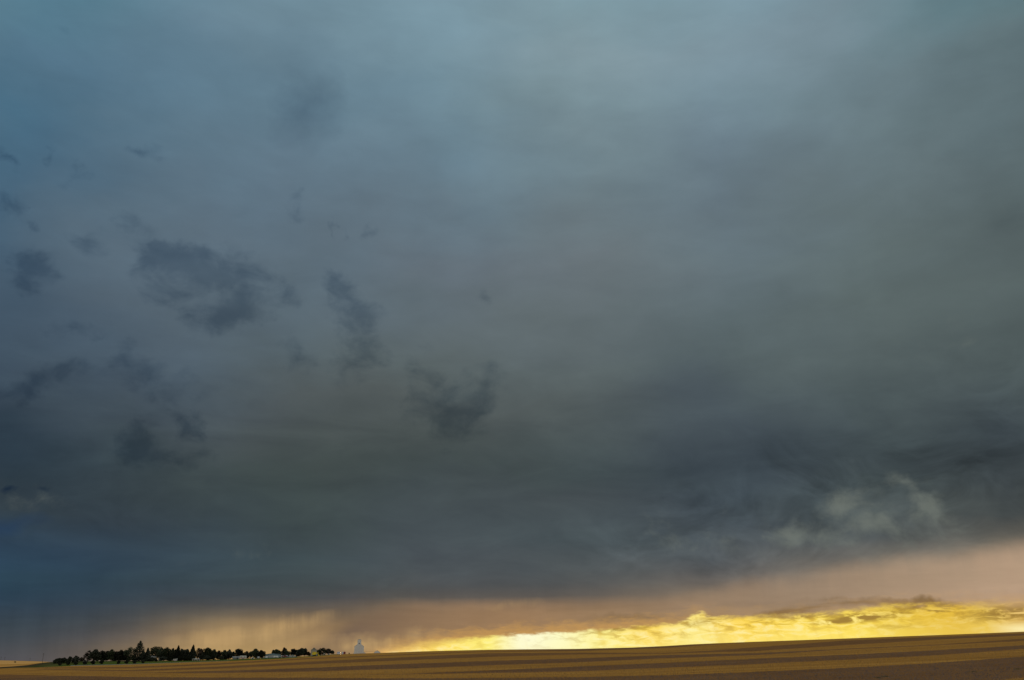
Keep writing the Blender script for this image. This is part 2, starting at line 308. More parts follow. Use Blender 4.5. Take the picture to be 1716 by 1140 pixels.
class MB:
    def __init__(s): s.v = []; s.f = []
    def add(s, vs, fs):
        k = len(s.v); s.v += [tuple(map(float, p)) for p in vs]; s.f += [tuple(k + i for i in f) for f in fs]; return s
    def box(s, x0, x1, y0, y1, z0, z1):
        return s.add([(x0,y0,z0),(x1,y0,z0),(x1,y1,z0),(x0,y1,z0),(x0,y0,z1),(x1,y0,z1),(x1,y1,z1),(x0,y1,z1)],
                     [(0,3,2,1),(4,5,6,7),(0,1,5,4),(1,2,6,5),(2,3,7,6),(3,0,4,7)])
    def prism(s, prof, y0, y1):
        """profile in x,z swept along y"""
        n = len(prof)
        return s.add([(x, y0, z) for x, z in prof] + [(x, y1, z) for x, z in prof],
                     [tuple(range(n)), tuple(range(2 * n - 1, n - 1, -1))] + [(i, n + i, n + (i + 1) % n, (i + 1) % n) for i in range(n)])
    def tube(s, pts, rad, seg=7):
        rings = []
        for i, (p, r) in enumerate(zip(pts, rad)):
            p = Vector(p); d = Vector(pts[min(i + 1, len(pts) - 1)]) - Vector(pts[max(i - 1, 0)])
            d.normalize(); a = d.orthogonal().normalized(); b = d.cross(a)
            rings.append([p + (a * math.cos(t) + b * math.sin(t)) * r for t in [2 * math.pi * j / seg for j in range(seg)]])
        vs = [q for R in rings for q in R]; n = len(rings)
        fs = [(i * seg + j, i * seg + (j + 1) % seg, (i + 1) * seg + (j + 1) % seg, (i + 1) * seg + j) for i in range(n - 1) for j in range(seg)]
        fs += [tuple(range(seg - 1, -1, -1)), tuple(range((n - 1) * seg, n * seg))]
        return s.add(vs, fs)
    def lathe(s, prof, cx=0, cy=0, seg=24):
        vs = [(cx + r * math.cos(2*math.pi*j/seg), cy + r * math.sin(2*math.pi*j/seg), z) for r, z in prof for j in range(seg)]
        n = len(prof)
        fs = [(i*seg+j, i*seg+(j+1)%seg, (i+1)*seg+(j+1)%seg, (i+1)*seg+j) for i in range(n-1) for j in range(seg)]
        fs += [tuple(range(seg-1,-1,-1)), tuple(range((n-1)*seg, n*seg))]
        return s.add(vs, fs)
    def wheel(s, x, y, z, r, w, seg=18):
        """axle along y"""
        vs = [(x + rr*math.cos(2*math.pi*j/seg), yy, z + rr*math.sin(2*math.pi*j/seg)) for rr, yy in
              ((r*.8, y-w/2), (r, y-w/2+w*.2), (r, y+w/2-w*.2), (r*.8, y+w/2)) for j in range(seg)]
        fs = [(i*seg+j, (i+1)*seg+j, (i+1)*seg+(j+1)%seg, i*seg+(j+1)%seg) for i in range(3) for j in range(seg)]
        fs += [tuple(range(seg)), tuple(range(4*seg-1, 3*seg-1, -1))]
        return s.add(vs, fs)
    def build(s, name, mat, parent=None, smooth=False):
        me = bpy.data.meshes.new(name); me.from_pydata(s.v, [], s.f)
        me.materials.append(mat)
        if smooth: me.polygons.foreach_set('use_smooth', [True] * len(me.polygons))
        o = bpy.data.objects.new(name, me); scene.collection.objects.link(o); o.parent = parent
        return o

# ------------------------------------------------------------------ materials
def mat(name, col, rough=0.8, metal=0.0, var=0.15, scale=1.5, stretch=(1, 1, 1), bump=0.0, bscale=None, col2=None):
    m = bpy.data.materials.new(name); m.use_nodes = True; N = NT(m.node_tree)
    b = N.n['Principled BSDF']; tc = N.new('ShaderNodeTexCoord').outputs['Object']
    n = N.noise(N.mp(tc, sc=stretch), scale, 6, 0.6)
    if col2 is None:
        hi = tuple(min(1, c * (1 + var)) for c in col); lo = tuple(c * (1 - var) for c in col)
    else: lo, hi = col, col2
    N.put(b.inputs['Base Color'], N.ramp(n, [(0.3, lo), (0.7, hi)]))
    b.inputs['Roughness'].default_value = rough; b.inputs['Metallic'].default_value = metal
    if bump:
        bn = N.new('ShaderNodeBump'); bn.inputs['Strength'].default_value = 0.6; bn.inputs['Distance'].default_value = bump
        N.put(bn.inputs['Height'], N.noise(N.mp(tc, sc=stretch), bscale or scale * 3, 5, 0.6)); N.l.new(bn.outputs[0], b.inputs['Normal'])
    return m
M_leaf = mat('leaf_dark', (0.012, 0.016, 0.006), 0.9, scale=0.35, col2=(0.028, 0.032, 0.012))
M_leaf2 = mat('leaf_green', (0.014, 0.024, 0.006), 0.9, scale=0.35, col2=(0.040, 0.050, 0.014))
M_leafb = mat('leaf_brown', (0.032, 0.020, 0.010), 0.9, scale=0.35, col2=(0.07, 0.042, 0.02))
M_weed = mat('dull_weed', (0.05, 0.055, 0.02), 0.9, scale=2, col2=(0.10, 0.10, 0.04))
M_need = mat('needles', (0.012, 0.018, 0.010), 0.9, scale=0.5, col2=(0.03, 0.036, 0.018))
M_bark = mat('bark', (0.045, 0.034, 0.025), 0.95, var=0.4, scale=3, bump=0.03)
M_white = mat('white_paint', (0.62, 0.61, 0.58), 0.6, var=0.12, scale=0.8, stretch=(1, 1, .3))
M_clad = mat('elevator_cladding', (0.57, 0.60, 0.63), 0.45, 0.0, var=0.16, scale=1.2, stretch=(3, 3, .12), bump=0.03, bscale=4)
M_cladr = mat('elevator_roof', (0.50, 0.52, 0.52), 0.45, 0.0, var=0.15, scale=1.2)
M_blue = mat('blue_grey_steel', (0.20, 0.30, 0.34), 0.5, 0.1, var=0.12, scale=1.0, stretch=(4, 4, .2), bump=0.03, bscale=5)
M_blued = mat('blue_grey_roof', (0.17, 0.25, 0.31), 0.45, 0.1, var=0.12, scale=1.0, stretch=(4, .2, 1))
M_pale = mat('pale_steel', (0.42, 0.43, 0.42), 0.5, 0.1, var=0.1, scale=1.0)
M_grey = mat('grey_board', (0.22, 0.22, 0.21), 0.8, var=0.25, scale=1.2, stretch=(3, 3, .3))
M_groof = mat('grey_shingle', (0.26, 0.27, 0.27), 0.8, var=0.2, scale=2.0)
M_dark = mat('dark_opening', (0.02, 0.018, 0.016), 0.8, var=0.2)
M_red = mat('dark_red_paint', (0.16, 0.02, 0.015), 0.6, var=0.25)
M_pink = mat('faded_red_stripe', (0.34, 0.10, 0.09), 0.6, var=0.2)
M_yel = mat('yellow_paint', (0.85, 0.62, 0.02), 0.4, var=0.08)
M_rub = mat('rubber', (0.02, 0.02, 0.02), 0.9, var=0.2)
M_glass = mat('dark_glass', (0.03, 0.035, 0.04), 0.1, var=0.1)
M_galv = mat('galvanised_steel', (0.50, 0.49, 0.52), 0.4, 0.3, var=0.1, scale=2, stretch=(1, 1, 6), bump=0.02, bscale=5)
M_wood = mat('weathered_pole_wood', (0.06, 0.05, 0.045), 0.95, var=0.3, stretch=(6, 6, .5))
M_tan = mat('tan_board', (0.34, 0.31, 0.26), 0.8, var=0.2, scale=1.2, stretch=(3, 3, .3))

# ------------------------------------------------------------------ terrain
RC = 800.0
def T(xy):   # polyline in photo pixels -> arrays (azimuth, tan elevation)
    p = [ray(x, y) for x, y in xy]
    return np.array([q[0] for q in p]), np.tan(np.array([q[1] for q in p]))
A_F = T([(0,1120.5),(23,1119.4),(58,1118.8),(100,1117.1),(140,1115.5),(180,1114.8),(216,1113.8),(250,1112.6),(300,1110.7),(366,1108.5),(420,1106.4),(450,1105.0),(480,1103.6),
         (521,1100.8),(560,1097.3),(600,1095.4),(640,1094.3),(666,1093.3),(700,1092),(750,1090.6),(816,1089),(880,1088.3),(966,1087.6),(1058,1085.4),(1116,1082.7),(1158,1080),(1200,1078.2),
         (1266,1075.6),(1340,1073),(1416,1070.2),(1500,1067),(1566,1064.6),(1640,1061.8),(1716,1058.7),(1800,1055.5)])
A_G = T([(0,1118.2),(23,1116.8),(47,1114.7),(64,1112),(73,1110.6),(82,1109.8),(95,1108.9),(130,1108.2),(260,1107.6),(300,1107.2),(340,1106.6),(400,1104.6),(440,1103.4),(480,1101.8),(500,1101.2),
         (530,1099),(560,1096.6),(600,1095.6),(1800,1056.2)])
A_H = T([(-200,1107.5),(0,1106.9),(20,1107.2),(40,1107.8),(60,1108.3),(80,1109.2),(100,1110.2),(140,1112),(600,1096.2),(1800,1060)])
def ip(tab, a): return np.interp(a, tab[0], tab[1])
def height(a, r):
    a = np.asarray(a, float); r = np.asarray(r, float)
    back = np.clip((np.abs(a) - 0.62) / 1.2, 0, 1); back = back * back * (3 - 2 * back)
    F = ip(A_F, a); G = ip(A_G, a); H = ip(A_H, a)
    # right of the farm the land falls away behind the crest
    hid = np.clip((a - ray(565, 1090)[0]) / 0.02, 0, 1)
    G = G * (1 - hid) + (F - 0.0005) * hid; H = H * (1 - hid) + (F - 0.0007) * hid
    F, G, H = (q * (1 - back) + 0.002 * back for q in (F, G, H))
    m = F + EYE / RC
    z = m * np.minimum(r, RC)
    z = np.where(r > RC, EYE + r * np.interp(0, [0], [0]) + 0, z)
    te_far = np.where(r < 860, F + (G - F) * np.clip((r - RC) / 60, 0, 1),
              np.where(r < 1000, G, np.where(r < 1200, G + (np.minimum(G, H) - 0.0012 - G) * np.clip((r - 1000) / 200, 0, 1),
              np.where(r < 2300, (np.minimum(G, H) - 0.0012) + (H - np.minimum(G, H) + 0.0012) * np.clip((r - 1200) / 1100, 0, 1) ** 0.8, H))))
    zf = EYE + te_far * np.minimum(r, 2300)
    z = np.where(r > RC, zf, z)
    sh = np.clip(1 - r / 32, 0, 1); sh = sh * sh * (3 - 2 * sh)
    return z + 2.3 * sh
def gz(a, r): return float(height(a, r))

BANDS = [  # fallow strips between the stubble: (x, far edge y, near edge y) in photo pixels on the slope
 [(0,1130.5,1200),(216,1134.5,1200),(366,1135.7,1200),(516,1136,1200),(666,1137,1200),(816,1136.5,1200),(966,1134.8,1200),(1116,1131.6,1200),(1266,1126,1180),(1416,1119.5,1165),(1566,1111,1150),(1716,1100.5,1136)],
 [(440,1132,1131),(560,1131,1131),(666,1129.7,1130.5),(816,1124,1128.3),(966,1117.2,1125.4),(1116,1111,1119.4),(1266,1104.2,1113.2),(1416,1097.7,1105.8),(1566,1090,1098.7),(1716,1081.5,1087.8)],
 [(150,1129,1128),(250,1127,1128),(366,1124.5,1128.2),(516,1119.5,1125.6),(666,1113.2,1121.3),(816,1108,1115.5),(966,1103.5,1110.3),(1116,1098,1103.4),(1266,1094.7,1098.2),(1416,1087.4,1088.6),(1566,1080.6,1081.8),(1640,1075.5,1077.8),(1716,1070.4,1074.2)],
 [(0,1127,1126),(80,1121.3,1122.8),(216,1123,1125.4),(366,1117.3,1120.8),(516,1109,1113.6),(666,1102,1107.4),(816,1095,1101.2),(966,1093.8,1097),(1116,1094.3,1095.7),(1190,1090.5,1093.3),(1266,1085,1091.4),(1416,1073.5,1081.5),(1566,1067.5,1072.3),(1716,1061.6,1065.2)],
 [(30,1120.5,1120),(80,1118.8,1120.4),(216,1117.8,1120.4),(366,1111.8,1114.2),(516,1103,1104.8),(666,1097.2,1098.6),(816,1091.6,1092.4),(966,1088.5,1091.6),(1116,1083,1086),(1200,1079.6,1080.4),(1280,1077,1076)],
]
def strip_val(a, te):
    x, y = pix(a, te); v = np.full(np.shape(x), -4.0)
    for b in BANDS:
        t = np.interp(x, [q[0] for q in b], [q[1] for q in b]); n = np.interp(x, [q[0] for q in b], [q[2] for q in b])
        if b[0][0] > 0: n = np.where(x < b[0][0], t - 1, n)
        v = np.maximum(v, np.minimum(y - t, n - y))
    return np.clip(v, -4, 4)

def polar(name, radii, azs, material, closed, attr=None, centre=False):
    R, A = np.meshgrid(radii, azs, indexing='ij'); Z = height(A, R)
    V = np.stack([R * np.sin(A), R * np.cos(A), Z], -1).reshape(-1, 3)
    n, k = len(radii), len(azs); i = np.arange(n - 1)[:, None]; j = np.arange(k if closed else k - 1)[None, :]
    j2 = (j + 1) % k
    Fq = np.stack([i * k + j + 0 * j2, i * k + j2, (i + 1) * k + j2, (i + 1) * k + j + 0 * j2], -1).reshape(-1, 4)[:, ::-1]
    faces = Fq.tolist(); verts = V.tolist()
    if centre:
        verts.append([0, 0, float(height(0.0, 0.0))]); c = len(verts) - 1
        faces += [[c, (q + 1) % k, q] for q in range(k)]
    me = bpy.data.meshes.new(name); me.from_pydata(verts, [], faces); me.materials.append(material)
    me.polygons.foreach_set('use_smooth', [True] * len(me.polygons))
    if attr:
        at = me.attributes.new('strip', 'FLOAT', 'POINT')
        val = attr(A, (Z - EYE) / R).reshape(-1)
        if centre: val = np.append(val, -4)
        at.data.foreach_set('value', val.astype(np.float32))
    o = bpy.data.objects.new(name, me); scene.collection.objects.link(o)
    return tag(o, kind='structure')
azs = np.concatenate([np.linspace(-0.56, 0.56, 560), np.linspace(0.56, 2 * math.pi - 0.56, 120)[1:-1]])
azs = np.where(azs > math.pi, azs - 2 * math.pi, azs)

def field_mat():
    m = bpy.data.materials.new('strip_cropped_field'); m.use_nodes = True; N = NT(m.node_tree)
    b = N.n['Principled BSDF']; pos = N.new('ShaderNodeNewGeometry').outputs['Position']
    at = N.new('ShaderNodeAttribute', attribute_name='strip').outputs['Fac']
    flat = N.mp(pos, sc=(1, 1, 0))
    rows = N.mp(flat, rot=(0, 0, math.radians(42)), sc=(0.06, 1.0, 1))
    edge = N.noise(flat, 0.25, 6, 0.65)
    mask = N.step(N.m('MULTIPLY_ADD', N.m('SUBTRACT', edge, 0.5), 3.6, at), -0.35, 0.45)
    r1 = N.noise(rows, 0.22, 6, 0.6); r2 = N.noise(flat, 6.5, 4, 0.85); r3 = N.noise(flat, 0.05, 4, 0.6); r4 = N.noise(flat, 1.3, 5, 0.7)
    gold = N.ramp(r1, [(0.30, (0.27, 0.130, 0.028)), (0.5, (0.40, 0.200, 0.044)), (0.70, (0.53, 0.285, 0.072))])
    soil = N.ramp(r3, [(0.3, (0.165, 0.080, 0.034)), (0.7, (0.235, 0.125, 0.058))])
    col = N.mix(mask, gold, soil)
    # straw litter and clods
    col = N.mix(N.step(r2, 0.52, 0.64, 0, 0.7), col, (0.44, 0.25, 0.075))
    col = N.mix(N.step(r2, 0.47, 0.35, 0, 0.75), col, (0.045, 0.03, 0.02))
    col = N.mix(N.step(r4, 0.57, 0.70, 0, 0.12), col, (0.36, 0.22, 0.09))
    N.put(b.inputs['Base Color'], col); b.inputs['Roughness'].default_value = 1.0
    b.inputs['Specular IOR Level'].default_value = 0.0
    bn = N.new('ShaderNodeBump'); bn.inputs['Strength'].default_value = 0.7; bn.inputs['Distance'].default_value = 0.05
    N.put(bn.inputs['Height'], N.noise(flat, 7.0, 6, 0.7)); N.l.new(bn.outputs[0], b.inputs['Normal'])
    return m
rf = np.concatenate([[4, 8, 12, 16, 20, 24, 28, 32, 40, 50], np.geomspace(60, RC, 210)])
field = polar('field', rf, azs, field_mat(), True, strip_val, True)

def grass_mat():
    m = bpy.data.materials.new('rough_grass'); m.use_nodes = True; N = NT(m.node_tree)
    b = N.n['Principled BSDF']; pos = N.new('ShaderNodeNewGeometry').outputs['Position']
    s = N.new('ShaderNodeSeparateXYZ'); N.put(s.inputs[0], pos)
    g = N.ramp(N.noise(pos, 0.12, 6, 0.65), [(0.3, (0.05, 0.085, 0.015)), (0.55, (0.10, 0.13, 0.028)), (0.75, (0.19, 0.15, 0.05))])
    dry = N.ramp(N.noise(pos, 0.06, 6, 0.65), [(0.3, (0.035, 0.035, 0.016)), (0.7, (0.11, 0.075, 0.045))])
    x0 = math.sin(ray(100, 1110)[0]) * 850
    col = N.mix(N.step(s.outputs[0], x0 + 30, x0 - 20), g, dry)
    N.put(b.inputs['Base Color'], col); b.inputs['Roughness'].default_value = 1.0; b.inputs['Specular IOR Level'].default_value = 0.0
    return m
polar('grass', np.array([RC, 805, 810, 816, 823, 830, 840, 850, 860, 880, 900, 925, 950, 975, 1000]), azs, grass_mat(), True)

def hill_mat():
    m = bpy.data.materials.new('far_wheat_land'); m.use_nodes = True; N = NT(m.node_tree)
    b = N.n['Principled BSDF']; pos = N.new('ShaderNodeNewGeometry').outputs['Position']
    n = N.noise(N.mp(pos, rot=(0, 0, math.radians(20)), sc=(.12, 1, 0)), 0.008, 6, 0.6)
    col = N.ramp(n, [(0.35, (0.42, 0.20, 0.04)), (0.5, (0.66, 0.36, 0.11)), (0.62, (0.76, 0.46, 0.18)), (0.7, (0.50, 0.25, 0.05))])
    N.put(b.inputs['Base Color'], col); b.inputs['Roughness'].default_value = 1.0; b.inputs['Specular IOR Level'].default_value = 0.0
    return m
polar('hill', np.array([1000, 1030, 1070, 1120, 1200, 1300, 1420, 1550, 1700, 1850, 2000, 2150, 2300, 3000, 5000, 9000, 16000, 30000]), azs, hill_mat(), True)

M_road = mat('gravel', (0.30, 0.29, 0.28), 0.95, var=0.2, scale=0.6)
ra = np.linspace(ray(118, 1115)[0], ray(385, 1107)[0], 90)
rv, rfc = [], []
for a in ra:
    for r in (800.6, 805.0):
        rv.append((r * math.sin(a), r * math.cos(a), gz(a, r) + 0.05))
for i in range(len(ra) - 1): rfc.append((2*i, 2*i+1, 2*i+3, 2*i+2)[::-1])
tag(MB().add(rv, rfc).build('road', M_road), kind='structure')

# ------------------------------------------------------------------ placing by photo column and distance
def spot(x, r, y=1105):
    a = ray(x, y)[0]; return (r * math.sin(a), r * math.cos(a), gz(a, r)), a
def top_z(x, y, r): return EYE + r * math.tan(ray(x, y)[1])
PXM = lambda r: r / FPX / math.cos(PITCH)           # metres per photo pixel near the horizon
rng = random.Random(11)

def leaves(mb, cx, cy, cz, rx, ry, rz, n, size, g, hollow=0.35):
    vs, fs = [], []
    for i in range(n):
        while True:
            p = (g.uniform(-1, 1), g.uniform(-1, 1), g.uniform(-1, 1)); q = p[0]**2 + p[1]**2 + p[2]**2
            if hollow * hollow < q < 1: break
        c = Vector((cx + p[0]*rx, cy + p[1]*ry, cz + p[2]*rz))
        u = Vector((g.gauss(0, 1), g.gauss(0, 1), g.gauss(0, 1))).normalized(); v = u.orthogonal().normalized()
        s = size * g.uniform(0.6, 1.4)
        k = len(vs); vs += [c + u*s, c + v*s*0.7, c - u*s*0.8, c - v*s*0.6]; fs.append((k, k+1, k+2, k+3))
    mb.add(vs, fs)

def tree(name, label, cat, x, ytop, wpx, r, kind='round', mtl=None, group='trees of the farm shelterbelt', crown_low=None, dens=1.0):
    loc, a = spot(x, r); H = max(1.5, top_z(x, ytop, r) - loc[2]); w = wpx * PXM(r) / 2
    g = random.Random(int(x * 10) + 7)
    root = empty(name, loc, g.uniform(0, 6.28), label=label, cat=cat, group=group)
    low = crown_low if crown_low is not None else {'round': .04, 'wispy': .1, 'spire': .03, 'bush': 0.0, 'poplar': .03, 'open': .13}[kind]
    tr = MB(); lean = g.uniform(-.05, .05) * H
    tr.tube([(0, 0, -0.6), (0, 0, H*.12), (lean*.4, 0, H*.4), (lean, 0, H*.86)], [H*.028, H*.022, H*.015, H*.004])
    cr = MB()
    if kind in ('spire', 'poplar'):
        tiers = 15 if kind == 'spire' else 12
        for t in range(tiers):
            f = t / (tiers - 1); z = H * (low + (0.95 - low) * f)
            rr = w * ((1 - f) ** 0.85 + .05) if kind == 'spire' else w * (math.sin(math.pi * min(1, .18 + f * .8)) ** .7 + .02)
            rr *= g.uniform(.82, 1.12)
            leaves(cr, lean*f + g.uniform(-.1, .1)*rr, 0, z, rr, rr, H/tiers*.9, int(170*dens), .34 + w*.035, g, .1)
        leaves(cr, lean, 0, H*.965, w*.10, w*.10, H*.035, 30, .25, g, 0)
    else:
        nl = {'bush': 6, 'wispy': 11}.get(kind, 11)
        zc = H * (low + 1) / 2; hz = H * (1 - low) / 2
        leaves(cr, lean*.6, 0, zc, w*.72, w*.72, hz*.80, int(640*dens * (.45 if kind == 'wispy' else 1)), .5 if H > 6 else .33, g, 0)
        for i in range(nl):
            t = 2*math.pi*i/nl + g.uniform(-.4, .4); zz = g.uniform(-.75, .62)
            rad = math.sqrt(1 - min(.95, zz*zz)) * .66
            lr = g.uniform(.26, .42)
            px_, py_, pz = w*rad*math.cos(t), w*rad*math.sin(t), zc + hz*zz
            leaves(cr, px_, py_, pz, w*lr, w*lr, min(hz*lr, w*lr*1.3), int((95 if kind != 'wispy' else 40)*dens), .42 if H > 6 else .3, g, .2)
            if kind != 'bush' and i % 3 == 0: tr.tube([(0, 0, H*max(.12, low*.8)), (px_*.5, py_*.5, (H*low + pz)/2), (px_, py_, pz)], [H*.013, H*.008, H*.003], 5)
        leaves(cr, lean + g.uniform(-.3, .3)*w, 0, H - hz*.22, w*.34, w*.34, hz*.22, int(90*dens), .38, g, 0)
    tr.build('trunk', M_bark, root); cr.build('crown', mtl or {'spire': M_need, 'wispy': M_leafb}.get(kind, M_leaf), root)
    return root

TREES = [
 # x, top y, width px, distance, kind, material, name/category, label
 (94.2,1104.4,7.5,838,'bush',None,'leftmost low round tree at the left tip of the shelterbelt'),
 (100,1103,10,836,'round',None,'low rounded tree just right of the leftmost one, dark and dense'),
 (108.3,1102.4,10.5,838,'round',None,'third low tree from the left tip of the row, flat topped'),
 (116.6,1100.2,6.6,826,'round',None,'narrow small tree with thin top between the low hedge-like trees and the pointed one'),
 (127,1099,12.5,828,'round',None,'tallest of the low trees at the left end, with a pointed middle'),
 (137.6,1101.7,7,842,'open',M_leafb,'small tree with clear stem just left of the first tall trees'),
 (147,1090,13,846,'wispy',None,'thin wispy brownish tree starting the tall part of the row'),
 (158.5,1088,14.5,842,'open',None,'tall round headed tree beside the wispy brownish one'),
 (169,1090,11,852,'round',None,'medium dark tree right of the tall round headed tree'),
 (178.5,1090.8,9.5,862,'round',None,'flat topped tree left of the slightly pointed one above the green strip'),
 (185,1088.1,9.5,858,'round',M_leaf2,'slightly pointed tree above the left part of the green strip'),
 (193,1091.3,9,864,'round',M_leafb,'lower brownish tree between two domed trees above the green strip'),
 (200.8,1089,13,856,'round',None,'domed tree whose stem stands in the green strip'),
 (209,1090,11,862,'round',None,'dark tree filling the dip left of the broad crowned tree'),
 (218,1084,18,852,'round',M_leaf2,'broad tall crowned tree directly left of the tallest spire'),
 (233.3,1075,14,850,'poplar',None,'tallest tree of the farm, a dark pointed spire above all others'),
 (240,1092,10,858,'round',None,'low dark tree tucked against the right side of the tallest spire'),
 (246.8,1086.2,10.5,852,'spire',None,'pointed conifer between the tallest spire and the gap with a pale roof'),
 (259.3,1083,15.5,872,'open',M_leaf2,'broad high crowned tree right above the pale roof'),
 (268.5,1085.2,12,868,'round',M_leaf2,'tree right of the broad one above the pale roof, slightly lower'),
 (273.5,1090,8,864,'round',None,'low tree in the notch between two broad green crowns'),
 (280,1084.2,14,862,'round',M_leaf2,'broad domed tree midway between the pale roof and the white camper'),
 (288.6,1086.2,9,858,'round',None,'smaller dark tree left of the first short spire'),
 (293.5,1088,9,862,'round',M_leaf2,'low tree standing behind the white camper'),
 (297.4,1082,10,856,'spire',None,'short spire conifer just right above the white camper'),
 (304.5,1087.2,10,858,'round',None,'even topped tree right of the short spire by the camper'),
 (312.5,1087.5,10,862,'round',None,'even topped tree left of the second short spire'),
 (321,1081.4,12,854,'spire',None,'sharp conifer rising above the pale tank and sheds'),
 (331,1085.8,9,862,'wispy',None,'thin pale brown tree right beside the sharp conifer'),
 (335.8,1087,6.5,858,'wispy',None,'narrow thin tree left of the bright notch in the tree line'),
 (340,1094.2,11,856,'round',None,'low dark tree under the bright notch in the tree line'),
 (346.3,1085.2,12,858,'open',M_leaf2,'tree with a branch reaching up right, beside the bright notch'),
 (350.5,1091.5,8,862,'round',M_leafb,'low brownish tree at the foot of the tree with the raised branch'),
 (358,1088,10,858,'round',None,'dark peaked tree right of the one with the raised branch'),
 (365.5,1090,9,862,'round',M_leafb,'loose lower tree leaning against the dark peaked one'),
 (375.5,1089.5,12,860,'round',M_leaf2,'wide green tree left of the low grey shed'),
 (383.2,1088,9,856,'round',None,'dark tree whose right side touches the low grey shed'),
 (390.5,1092,6.5,862,'round',None,'small low tree behind the low grey shed'),
 (399,1087,12.5,872,'open',None,'forked tree rising behind the grey shed and white trailer'),
 (405,1093.5,8,874,'round',None,'low dark tree behind the left end of the white trailer'),
 (413,1091.4,11,872,'round',None,'low rounded tree behind the right end of the white trailer'),
 (420,1092,8,868,'round',None,'low tree above the small white tent'),
 (428,1087,15,856,'round',M_leaf2,'largest round tree left of the blue shed'),
 (438,1089.4,11,852,'round',None,'tree with a notched crown next to the left wall of the blue shed'),
 (461,1088,11,905,'round',M_leaf2,'tree rising behind the roof of the blue shed, left one'),
 (467.5,1090,8,908,'round',None,'lower tree behind the right end of the blue shed roof'),
 (475.5,1085,8.5,880,'round',M_leafb,'upright brownish tree just right of the blue shed'),
 (481,1090,10.5,876,'round',M_leaf2,'low spreading tree behind the low white house'),
 (491.5,1087.2,10.5,884,'open',None,'round topped tree behind the grey pitched roof'),
 (498.5,1092,7,872,'round',None,'low tree between two round crowns right of the grey pitched roof'),
 (504,1086,12,864,'round',None,'big dark tree, left half of the pair before the tall granary'),
 (509.5,1086.2,8.5,868,'round',None,'big dark tree, right half of the pair before the tall granary'),
 (516.5,1092.3,7,862,'round',M_leafb,'small brown tree against the left wall of the tall granary'),
 (533.5,1088.8,9,884,'round',M_leaf2,'tree half behind the right wall of the tall granary'),
 (540.3,1085.8,13,880,'round',M_leaf2,'tallest tree right of the tall granary'),
 (549.5,1087,10.5,884,'round',M_leafb,'reddish brown tree second from the right end of the row'),
 (555.6,1090.2,7.5,884,'round',None,'rightmost tree of the whole farm row, low and sloping'),
]
for (x, yt, w, r, k, mt, lab) in TREES:
    w *= {'spire': 1.45, 'poplar': 1.2}.get(k, 1.22 if 150 < x < 350 else 1.1)
    nm, ct = {'spire': ('conifer_tree', 'conifer'), 'poplar': ('poplar_tree', 'tree')}.get(k, ('leafy_tree', 'tree'))
    tree(nm, lab, ct, x, yt, w, r, k, mt)
BUSH = [
 (101,1110,6,812,'small dark bush at the field edge below the leftmost low trees'),
 (115,1108.5,5.5,811,'dark bush at the field edge under the narrow small tree'),
 (128,1108,6,811,'dark bush at the field edge under the tallest of the low trees'),
 (143,1106.4,7,811,'dark bush standing alone in the gap before the wispy tree'),
 (156.5,1106,7,813,'dark bush in front of the tall round headed tree'),
 (171,1106,6.5,813,'dark bush at the left end of the open green strip'),
 (199.5,1107,5.5,812,'narrow dark bush in the middle of the green strip'),
 (213,1106.4,6.5,812,'dark bush on the green strip below the broad crowned tree'),
 (226,1106.4,7,812,'dark bush on the green strip below the left side of the tallest spire'),
 (240.2,1106,6,812,'rightmost dark bush on the green strip, below the pointed conifer'),
 (262,1104.5,5,840,'small dark bush on the grass in front of the pale roof'),
 (274,1100,14,852,'wide dark hedge bush right of the pale roof'),
 (255,1101.4,13,848,'wide dark hedge bush hiding the wall of the house with the pale roof'),
 (371,1099,10,852,'dark bush under the loose lower tree left of the grey shed'),
 (303,1099,12,850,'dark bush right of the white camper'),
 (285,1099,12,850,'dark bush left of the white camper'),
 (313,1099,10,850,'dark bush under the even topped trees left of the pale tank'),
 (348,1099,14,850,'dark bush right of the square pale shed'),
 (26,1108.6,2.6,1900,'tiny dark bush alone on the golden far hillside at left'),
]
for (x, yt, w, r, lab) in BUSH:
    tree('bush', lab, 'bush', x, yt, w, r, 'bush', M_leaf, group='bushes around the farm')

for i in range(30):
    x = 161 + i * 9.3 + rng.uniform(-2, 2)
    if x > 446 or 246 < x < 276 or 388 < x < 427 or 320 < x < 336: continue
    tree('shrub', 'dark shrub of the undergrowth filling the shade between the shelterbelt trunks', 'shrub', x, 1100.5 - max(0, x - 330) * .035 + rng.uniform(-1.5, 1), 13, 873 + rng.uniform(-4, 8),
         'bush', M_leaf, group='undergrowth shrubs of the shelterbelt')

